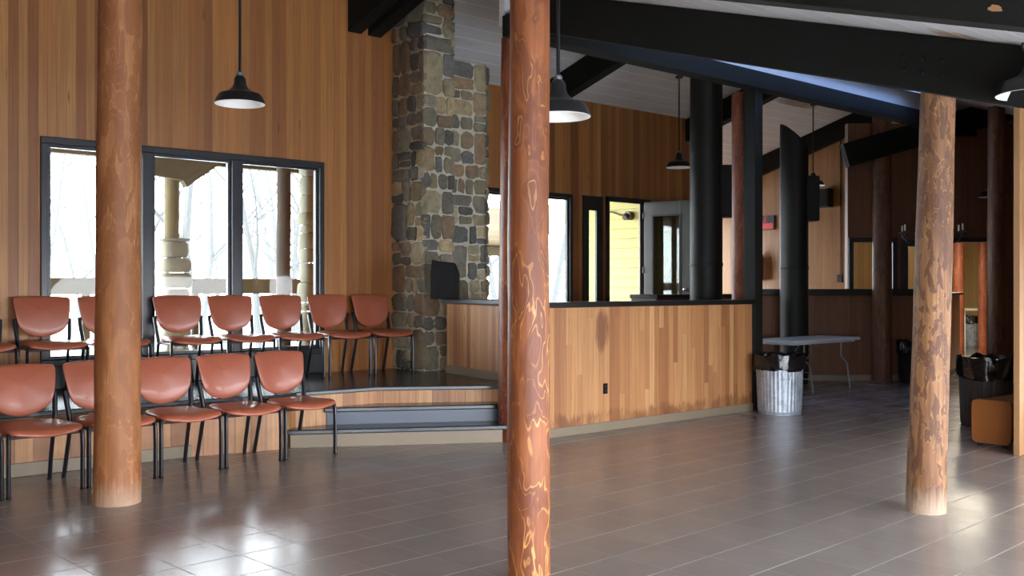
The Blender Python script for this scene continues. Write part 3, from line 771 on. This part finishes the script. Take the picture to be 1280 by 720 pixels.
bl = ['terracotta chair cut by the left picture edge on the platform', 'terracotta chair on the platform at the window left jamb, complete, left of the orange log', 'terracotta chair on the platform half hidden behind the orange log',
      'terracotta chair on the platform before the middle window pane, just right of the orange log', 'terracotta chair on the platform before the window mullion', 'terracotta chair on the platform before the right window pane',
      'terracotta chair on the platform at the right window jamb, against cedar boards', 'terracotta chair at the right end of the platform row, beside the stone chimney']
proto = make_chair(fl[1], rowF)
rz = math.radians(4)
base = Vector((2.09, 8.17, 0)); stp = Vector((.602, .042, 0))
for k in range(6):
    c = base + stp*(k-.5)
    if k == 1: proto.location = c; proto.rotation_euler = (0, 0, rz)
    else: dup(proto, c, rz + random.uniform(-.008, .008), fl[k], rowF)
for k, x in enumerate((2.44, 3.09, 3.72, 4.5, 5.13, 5.76, 6.4, 7.03)):
    dup(proto, (x, 10.22, Z), random.uniform(-.02, .02), bl[k], rowB)

# ------------------------------------------------------------------ pendant lamps
def make_lamp(label, D):
    t = thing('pendant_lamp', label, 'lamp', (0, 0, 0), 0, 'black barn pendant lamps')
    R = D/2; k = D/.45
    out = [(R, 0), (R*.985, .012*k), (R*.9, .055*k), (R*.82, .085*k), (R*.62, .10*k), (R*.44, .118*k), (R*.30, .15*k), (R*.24, .185*k), (R*.23, .225*k), (R*.15, .25*k), (R*.05, .262*k)]
    MB().lathe(out, 40).build('lamp_shade', m_enamel, t, smooth=True)
    MB().lathe([(a*.985, b-.004) for a, b in out[:8]] + [(.002, .18*k)], 40).build('shade_lining', m_white_en, t, smooth=True)
    MB().lathe([(.001, .055*k), (.028*k, .062*k), (.036*k, .09*k), (.028*k, .12*k), (.014*k, .14*k), (.014*k, .18*k)], 16).build('bulb', m_white_en, t, smooth=True)
    MB().lathe([(.03*k, .245*k), (.03*k, .275*k), (.018*k, .285*k)], 14).build('collar', m_tubing, t, smooth=True)
    return t
def lamp(loc, ceil_z, label, D=.45):
    t = make_lamp(label, D); t.location = loc; k = D/.45
    h = ceil_z - loc[2]
    MB().tube([(0, 0, .26*k), (0, 0, h-.02)], .013, 10).build('stem', m_enamel, t, smooth=True)
    cp = MB().lathe([(.014, -.05), (.06, -.035), (.075, 0), (.07, .02)], 16).build('canopy', m_enamel, t, smooth=True); cp.location = (0, 0, h)
    return t
lamp((4.09, 8.38, 3.25), FAR(8.38), 'black barn pendant lamp over the chairs on a long stem')
lamp((4.76, 4.95, 2.77), NEAR(4.95), 'large black barn pendant lamp partly behind the closest log')
lamp((13.5, 11.04, 3.66), FAR(11.04), 'small black barn pendant lamp above the open door')
lamp((17.6, 11.0, 3.62), FAR(11.0), 'far black barn pendant lamp beside the slanted duct')
lamp((6.7, 2.6, 2.83), NEAR(2.6), 'black barn pendant lamp cut by the right picture edge, close')
p = cw(8.16, 18.9 - 2.0); lamp((p.x*1.0-.1, p.y, 3.12), 4.2, 'tiny black barn pendant lamp peeking out right of the right log')

# ------------------------------------------------------------------ bins, table, bench
def bag_mesh(r, h, drop, seed, m):
    n = 56; rs = []
    prof = [(r*.9, h*.15), (r*.97, h*.7), (r*1.0, h), (r*1.05, h*.97), (r*1.075, h*.5), (r*1.06, -drop*.4), (r*1.075, -drop*.8), (r*1.09, -drop)]
    for i, (a, z) in enumerate(prof):
        ring = []
        for k in range(n):
            an = 2*PI*k/n
            w = noise.noise((math.cos(an)*3+seed, math.sin(an)*3, i*.8))*.03 + noise.noise((math.cos(an)*9+seed, math.sin(an)*9, i*1.3))*.03 + noise.noise((math.cos(an)*18+seed, math.sin(an)*18, i*2.1))*.012
            zz = z + noise.noise((math.cos(an)*2.5+seed*3, math.sin(an)*2.5, i*.4))*(.05 if i > 1 else .02) + (noise.noise((math.cos(an)*7, math.sin(an)*7+seed, 5))*.02 if i == len(prof)-1 else 0)
            ring.append(((a+max(w, -.012 if i > 3 else -.1))*math.cos(an), (a+max(w, -.012 if i > 3 else -.1))*math.sin(an), zz))
        rs.append(ring)
    return m.rings(rs, False)
def ribbed_bin(name, label, x, y, r=.265, h=.62, mat=m_galv, bagh=.11, drop=.09, seed=1.0, ribs=36, handles=True, rz=0):
    t = thing(name, label, 'trash can', (x, y, 0), rz, 'bagged trash cans'); n = ribs*6; rs = []
    prof = [(r*.93, .0), (r*.93, .02), (r*.95, .03), (r*.955, .045), (r*.94, .06), (r*1.0, h-.07), (r*1.0, h-.05), (r*1.03, h-.03), (r*1.03, h), (r*.99, h), (r*.97, h-.05), (r*.91, .06)]
    for i, (a, z) in enumerate(prof):
        rib = 0.007 if 4 <= i <= 5 else 0
        rs.append([((a + rib*max(-.2, math.sin(ribs*2*PI*k/n)))*math.cos(2*PI*k/n), (a + rib*max(-.2, math.sin(ribs*2*PI*k/n)))*math.sin(2*PI*k/n), z) for k in range(n)])
    m = MB(); m.rings(rs); m.build('bin_body', mat, t, smooth=True)
    bg = bag_mesh(r*1.03, bagh, drop, seed, MB()).build('bin_liner', m_bag, t, smooth=True); bg.location = (0, 0, h)
    if handles:
        for a in (-2.25, .9):
            c = Vector((math.cos(a), math.sin(a), 0)); tx = Vector((-c.y, c.x, 0))
            hd = MB().tube([c*(r+.005)+tx*.06+Vector((0, 0, h-.12)), c*(r+.03)+tx*.06+Vector((0, 0, h-.13)), c*(r+.035)+tx*.045+Vector((0, 0, h-.19)), c*(r+.035)-tx*.045+Vector((0, 0, h-.19)), c*(r+.03)-tx*.06+Vector((0, 0, h-.13)), c*(r+.005)-tx*.06+Vector((0, 0, h-.12))], .006, 8).build('handle', mat, t, smooth=True)
    return t
ribbed_bin('trash_can', 'galvanised steel trash can with black liner at the end of the bar', 10.94, 7.32, .285, .64, seed=1.7)
ribbed_bin('trash_can', 'dark trash can with black liner behind the bench end at far right', 11.75, 5.07, .30, .66, m_binplastic, .14, .1, 5.2, 30)
p = cw(6.72, 16.75); ribbed_bin('trash_can', 'dim black trash can against the brown half wall, just left of the right log', p.x, p.y, .23, .62, m_plastic, .08, .1, 8.1, 30, False)
p = cw(12.45, 27.0); ribbed_bin('trash_can', 'small grey trash can seen through the far doorway below the white table', p.x, p.y, .27, .72, m_galv, .1, .1, 3.3, 30, False)

def folding_table(x, y, rz, L=1.9, W=.76, H=.8):
    t = thing('folding_table', 'grey white folding table in the shade behind the galvanised trash can', 'table', (x, y, 0), rz)
    MB().box(0, L, 0, W, H-.05, H).build('tabletop', m_tabletop, t, bevel=.018, seg=3)
    MB().box(.08, L-.08, .06, W-.06, H-.075, H-.05).build('apron', m_tabletop, t)
    for px, sg in ((.42, 1), (L-.42, -1)):
        for y0 in (.1, W-.1):
            yy = .05 if y0 < W/2 else W-.05
            MB().tube([(px, y0, H-.06), (px, y0, H*.62), (px, yy-(.05 if yy < W/2 else -.05), H*.5), (px-sg*.0, yy-(.1 if yy < W/2 else -.1), .05), (px, yy-(.1 if yy < W/2 else -.1), 0)], .014, 8).build('leg', m_tubing, t, smooth=True)
        MB().tube([(px, 0, .2), (px, W, .2)], .011, 8).build('crossbar', m_tubing, t, smooth=True)
        MB().tube([(px, W/2, H*.55), (px+sg*.35, W/2, H-.06)], .009, 8).build('brace', m_tubing, t, smooth=True)
    return t
folding_table(12.98, 8.43, 0)
# far white counter table
p = cw(11.6, 25.0)
t = thing('side_table', 'small white table seen through the far doorway above the grey trash can', 'table', p, RZ)
MB().box(-.35, .6, -.3, .3, 1.02, 1.07).build('tabletop', m_white_en, t, bevel=.01)
for a in (-.28, .52): MB().tube([(a, 0, 0), (a, 0, 1.02)], .02, 8).build('leg', m_white_en, t, smooth=True)
# bench: rounded end panel, long seat running away behind the partition
t = thing('bench', 'orange veneer bench end with rounded corners beside the tan partition', 'bench', (10.2, 4.17, 0), 0)
def rrect(w, h, r, n=5):
    pts = []
    for cx, cy, a0 in ((w-r, r, -PI/2), (w-r, h-r, 0), (r, h-r, PI/2), (r, r, PI)):
        for i in range(n+1): pts.append((cx+r*math.cos(a0+PI/2*i/n), cy+r*math.sin(a0+PI/2*i/n)))
    return pts
m = MB(); m.poly_prism([(0, a, b+.03) for a, b in rrect(.39, .44, .06)], (.05, 0, 0)); m.build('end_panel', m_bench, t, bevel=.004)
m = MB(); m.poly_prism([(1.15, a, b+.03) for a, b in rrect(.39, .44, .06)], (.05, 0, 0)); m.build('end_panel', m_bench, t, bevel=.004)
MB().box(.05, 1.15, .03, .36, .42, .455).build('seat', m_bench, t, bevel=.004)
MB().box(.05, 1.15, .05, .09, .05, .42).build('front_panel', m_bench, t)
for a in (.02, 1.18):
    for b in (.08, .31): MB().tube([(a, b, 0), (a, b, .035)], .02, 8).build('foot', m_plastic, t)
# tan post: end of the partition
tag(MB().box(9.857, 9.95, 3.95, 4.01, 0, 3.53).build('square_post', m_post, bevel=.006), 'tan square wooden post at the right picture edge', 'post')

# ------------------------------------------------------------------ small things on the walls
# loudspeaker on the return
t = thing('loudspeaker', 'black loudspeaker cabinet with a slanted side on the slate cap beside the chimney', 'speaker', (7.36, 9.62, 1.46), RZ)
m = MB(); m.poly_prism([(-.17, -.14, 0), (.17, -.14, 0), (.17, -.14, .30), (.12, -.14, .43), (-.05, -.14, .45), (-.15, -.14, .47), (-.17, -.14, .3)], (0, .28, 0)); m.build('cabinet', m_plastic, t, bevel=.01)
MB().box(-.13, .11, -.152, -.138, .04, .40).build('grille', m_plastic, t, bevel=.004)
# wall speaker + conduit + outlet on the end wall
t = thing('wall_speaker', 'black box speaker high on the lit cedar wall right of the far pendant lamp', 'speaker', (19.14, 11.68, 3.5), -PI/2)
MB().box(-.17, .17, -.16, .06, -.2, .2).build('cabinet', m_black, t, bevel=.01)
MB().box(-.14, .14, -.172, -.158, -.17, .17).build('grille', m_plastic, t)
t = thing('conduit', 'thin dark conduit running down the lit cedar wall to a switch box', 'conduit', (19.18, 11.33, 0))
MB().tube([(-.0, 0, 1.85), (-.0, 0, 5.2)], .014, 8).build('pipe', m_black, t, smooth=True)
MB().box(-.045, .03, -.06, .06, 1.7, 1.87).build('switch_box', m_black, t, bevel=.005)
# fire extinguisher sign and extinguisher
t = thing('safety_sign', 'small black and red fire sign on the cedar wall, partly behind the square black post', 'sign', (19.17, 13.28, 3.05), -PI/2)
MB().box(-.32, .32, -.02, .02, -.16, .16).build('sign_board', m_black, t)
MB().box(-.3, .3, -.026, -.018, -.14, -.01).build('red_band', m_signred, t)
tc = bpy.data.curves.new('lettering', 'FONT'); tc.body = 'FIRE'; tc.size = .19; tc.extrude = .003; tc.align_x = 'CENTER'
tmp = bpy.data.objects.new('lettering_curve', tc); me = bpy.data.meshes.new_from_object(tmp); bpy.data.objects.remove(tmp); to = bpy.data.objects.new('lettering', me); C.objects.link(to); to.parent = t; to.location = (-.02, -.024, .01); to.rotation_euler = (PI/2, 0, 0); me.materials.clear(); me.materials.append(m_signred)
t = thing('fire_extinguisher', 'dark red fire extinguisher below the fire sign, half behind the square black post', 'extinguisher', (19.05, 13.3, 1.75))
MB().lathe([(.001, 0), (.11, .01), (.12, .04), (.12, .5), (.1, .58), (.04, .62), (.035, .66)], 20).build('cylinder', m_red, t, smooth=True)
MB().tube([(0, 0, .64), (0, 0, .72)], .03, 10).build('valve', m_chrome, t, smooth=True)
MB().tube([(0, .0, .7), (-.06, -.1, .66), (-.08, -.14, .45), (-.07, -.13, .2)], .014, 8).build('hose', m_plastic, t, smooth=True)
MB().tube([(0, 0, .73), (-.12, -.03, .77)], .012, 8).build('handle', m_plastic, t, smooth=True)
# candelabra chandelier
p = cw(6.72, 16.0, 2.3)
t = thing('chandelier', 'black candelabra chandelier mostly behind the right log', 'chandelier', p, 0)
MB().tube([(0, 0, 0), (0, 0, 2.0)], .012, 8).build('stem', m_black, t, smooth=True)
MB().sphere((0, 0, .05), .06).build('hub', m_black, t, smooth=True)
for k in range(8):
    a = 2*PI*k/8 + .2; c = Vector((math.cos(a), math.sin(a), 0))
    arm = MB().tube([c*.04+Vector((0, 0, .05)), c*.2+Vector((0, 0, -.03)), c*.38+Vector((0, 0, .02)), c*.46+Vector((0, 0, .13)), c*.46+Vector((0, 0, .17))], .010, 8).build('arm', m_black, t, smooth=True)
    MB().lathe([(.001, 0), (.045, .008), (.05, .02), (.02, .03)], 12, c*.46+Vector((0, 0, .17))).build('drip_cup', m_black, arm, smooth=True)
    MB().tube([c*.46+Vector((0, 0, .19)), c*.46+Vector((0, 0, .3))], .014, 8).build('candle', m_candle, arm, smooth=True)

# ------------------------------------------------------------------ outside
struct(MB().box(-40, 60, 14.6, 90, -.4, -.1).build('ground', m_snow))
struct(MB().box(-40, 40, -60, -1.6, -.4, -.1).build('ground', m_snow))
struct(MB().box(11.8, 60, -60, 3.9, -.4, -.1).build('ground', m_snow))
struct(MB().box(-3, 14.6, 11.08, 14.6, .38, .5).build('porch_deck', m_deck))
PC = lambda y: 4.25 - .1*(y-11)
m = MB(); m.poly_prism([(-3, 11.08, PC(11.08)), (7.77, 11.08, PC(11.08)), (7.77, 12.48, PC(12.48)), (12.7, 12.48, PC(12.48)), (12.7, 14.8, PC(14.8)), (-3, 14.8, PC(14.8))], (0, 0, .1)); struct(m.build('porch_ceiling', m_porchceil))
tag(MB().box(-3, 12.7, 14.2, 14.36, 3.42, 3.75).build('porch_beam', m_porchwood), 'tan porch beam across the top of the window view', 'beam')
tag(MB().box(1.5, 4.75, 14.1, 14.16, 1.5, 1.73).box(1.5, 1.56, 14.16, 14.22, .5, 1.7).box(4.6, 4.7, 14.16, 14.22, .5, 1.7).build('porch_railing', m_porchwood), 'tan plank railing outside the left window pane', 'railing')
tag(MB().box(6.17, 11.5, 14.1, 14.16, 1.5, 1.73).box(6.18, 6.26, 14.16, 14.22, .5, 1.7).box(9.4, 9.5, 14.16, 14.22, .5, 1.7).build('porch_railing', m_porchwood), 'tan plank railing outside the middle and right window panes', 'railing')
lg = log(5.9, 14.28, 2.3, 3.42, .11, .11, m_log_tan, 'pale tan porch post outside, high in the middle window pane', 12.0); lg.name = 'porch_post'
lg = log(6.78, 12.55, .5, PC(12.55), .10, .095, m_log_grey, 'grey brown log post on the porch, in the right window pane', 13.0); lg.name = 'porch_post'
m = MB(); m.poly_prism([(5.5, 14.05, 3.2), (6.0, 14.05, 3.15), (6.6, 14.05, 3.5), (6.6, 14.05, 3.85), (5.5, 14.05, 3.85)], (0, .12, 0)); m.bar((6.0, 14.1, 3.1), (6.9, 14.1, 3.75), .1, .14, (0, 1, 0))
tag(m.build('porch_bracket', m_porchwood), 'tan timber bracket under the porch roof in the middle window pane', 'bracket')
def pier(x, y, w, z0, z1, label, seed):
    m = MB(); rn = random.Random(seed); z = z0
    while z < z1:
        h = min(rn.uniform(.12, .3), z1-z+.01)
        n = 14; rs = []
        a0 = rn.uniform(.85, 1.12)*w/2
        for zz, k in ((z+.01, .86), (z+.04, 1.0), (z+h*.5, 1.06), (z+h-.03, 1.0), (z+h, .86)):
            rs.append([(x+a0*k*math.copysign(abs(math.cos(2*PI*i/n))**.5, math.cos(2*PI*i/n))*(1+.05*noise.noise((i*.9, z*3, seed))), y+a0*k*math.copysign(abs(math.sin(2*PI*i/n))**.5, math.sin(2*PI*i/n)), zz) for i in range(n)])
        m.rings(rs); z += h
    return tag(m.build('stone_pier', m_pier, smooth=True), label, 'pier')
m_pier = plain('pale_stone', srgb(128, 126, 108), .9, 0, .35, 5, .4)
pier(5.92, 14.28, .42, -.1, 2.3, 'pale stone pier under the tan porch post', 3)
pier(7.31, 12.75, .30, .5, PC(12.75)-.08, 'pale stone porch pier at the right edge of the window', 5)
# yellow outbuilding beyond the open door
m = MB()
for k in range(24): m.poly_prism([(15.24, 12.48, .2*k), (15.2, 12.48, .2*k), (15.235, 12.48, .2+.2*k), (15.26, 12.48, .2+.2*k)], (0, 3.05, 0))
struct(m.build('wall_siding', m_yellow))
t = thing('wall_lantern', 'small dark round fitting with a cable on the yellow siding', 'lamp', (15.2, 13.67, 3.05), 0)
MB().tube([(0, 0, 0), (-.12, 0, 0)], .09, 16).build('lamp_body', m_device, t, smooth=True)
MB().tube([(-.12, 0, 0), (-.2, 0, -.05)], .06, 12).build('lamp_head', m_device, t, smooth=True)
MB().tube([(-.02, .05, .02), (-.03, .25, .02), (-.03, .5, .1), (-.03, .8, .13)], .014, 8).build('cable', m_device, t, smooth=True)
# covered walkway beyond the far window
t = thing('covered_walkway', 'covered walkway with a pale boarded underside seen through the window beside the chimney', 'shelter', (15.4, 18.9, -.1))
m = MB(); m.poly_prism([(-2.9, -1.6, 3.5), (2.3, -1.6, 3.5), (2.3, 1.3, 2.75), (-2.9, 1.3, 2.75)], (0, 0, .16)); m.build('roof', m_porchceil2, t)
MB().box(-2.9, 2.3, 1.1, 1.25, 2.52, 2.76).build('beam', m_porchwood, t)
for a in (-1.2, 1.9): MB().tube([(a, 1.17, 0), (a, 1.17, 2.6)], .1, 12).build('post', m_log_grey, t, smooth=True)
MB().box(-2.9, 2.3, 1.15, 1.2, .35, 1.0).build('railing_panel', m_porchwood, t)
# thin bare trees
def tree(x, y, h, seed):
    rn = random.Random(seed); m = MB()
    def branch(p, d, L, r, lev):
        pts = [p]; rr = [r]; q = p.copy(); n = 4
        for i in range(n):
            d = (d + Vector((rn.uniform(-.18, .18), rn.uniform(-.18, .18), rn.uniform(-.02, .12)))).normalized(); q = q + d*(L/n); pts.append(q.copy()); rr.append(r*(1-.75*(i+1)/n))
        m.tube(pts, rr, 6)
        if lev < 2:
            for k in range(5 if lev == 0 else 3):
                i = rn.randint(1, n-1); a = rn.uniform(0, 2*PI)
                branch(pts[i], (d*.6 + Vector((math.cos(a), math.sin(a), .3))).normalized(), L*rn.uniform(.3, .5), rr[i]*.6, lev+1)
    branch(Vector((0, 0, 0)), Vector((rn.uniform(-.1, .1), 0, 1)).normalized(), h, h*.013, 0)
    o = m.build('bare_tree', m_bark); o.location = (x, y, -.1)
    return tag(o, 'bare pale tree out in the glare beyond the porch railing', 'tree', 'bare trees outside')
rt = random.Random(5)
for i in range(30):
    y = rt.uniform(26, 48); f = rt.uniform(.28, .62) if i < 22 else rt.uniform(.78, 1.0)
    tree(f*y, y, rt.uniform(7, 12), 50+i)
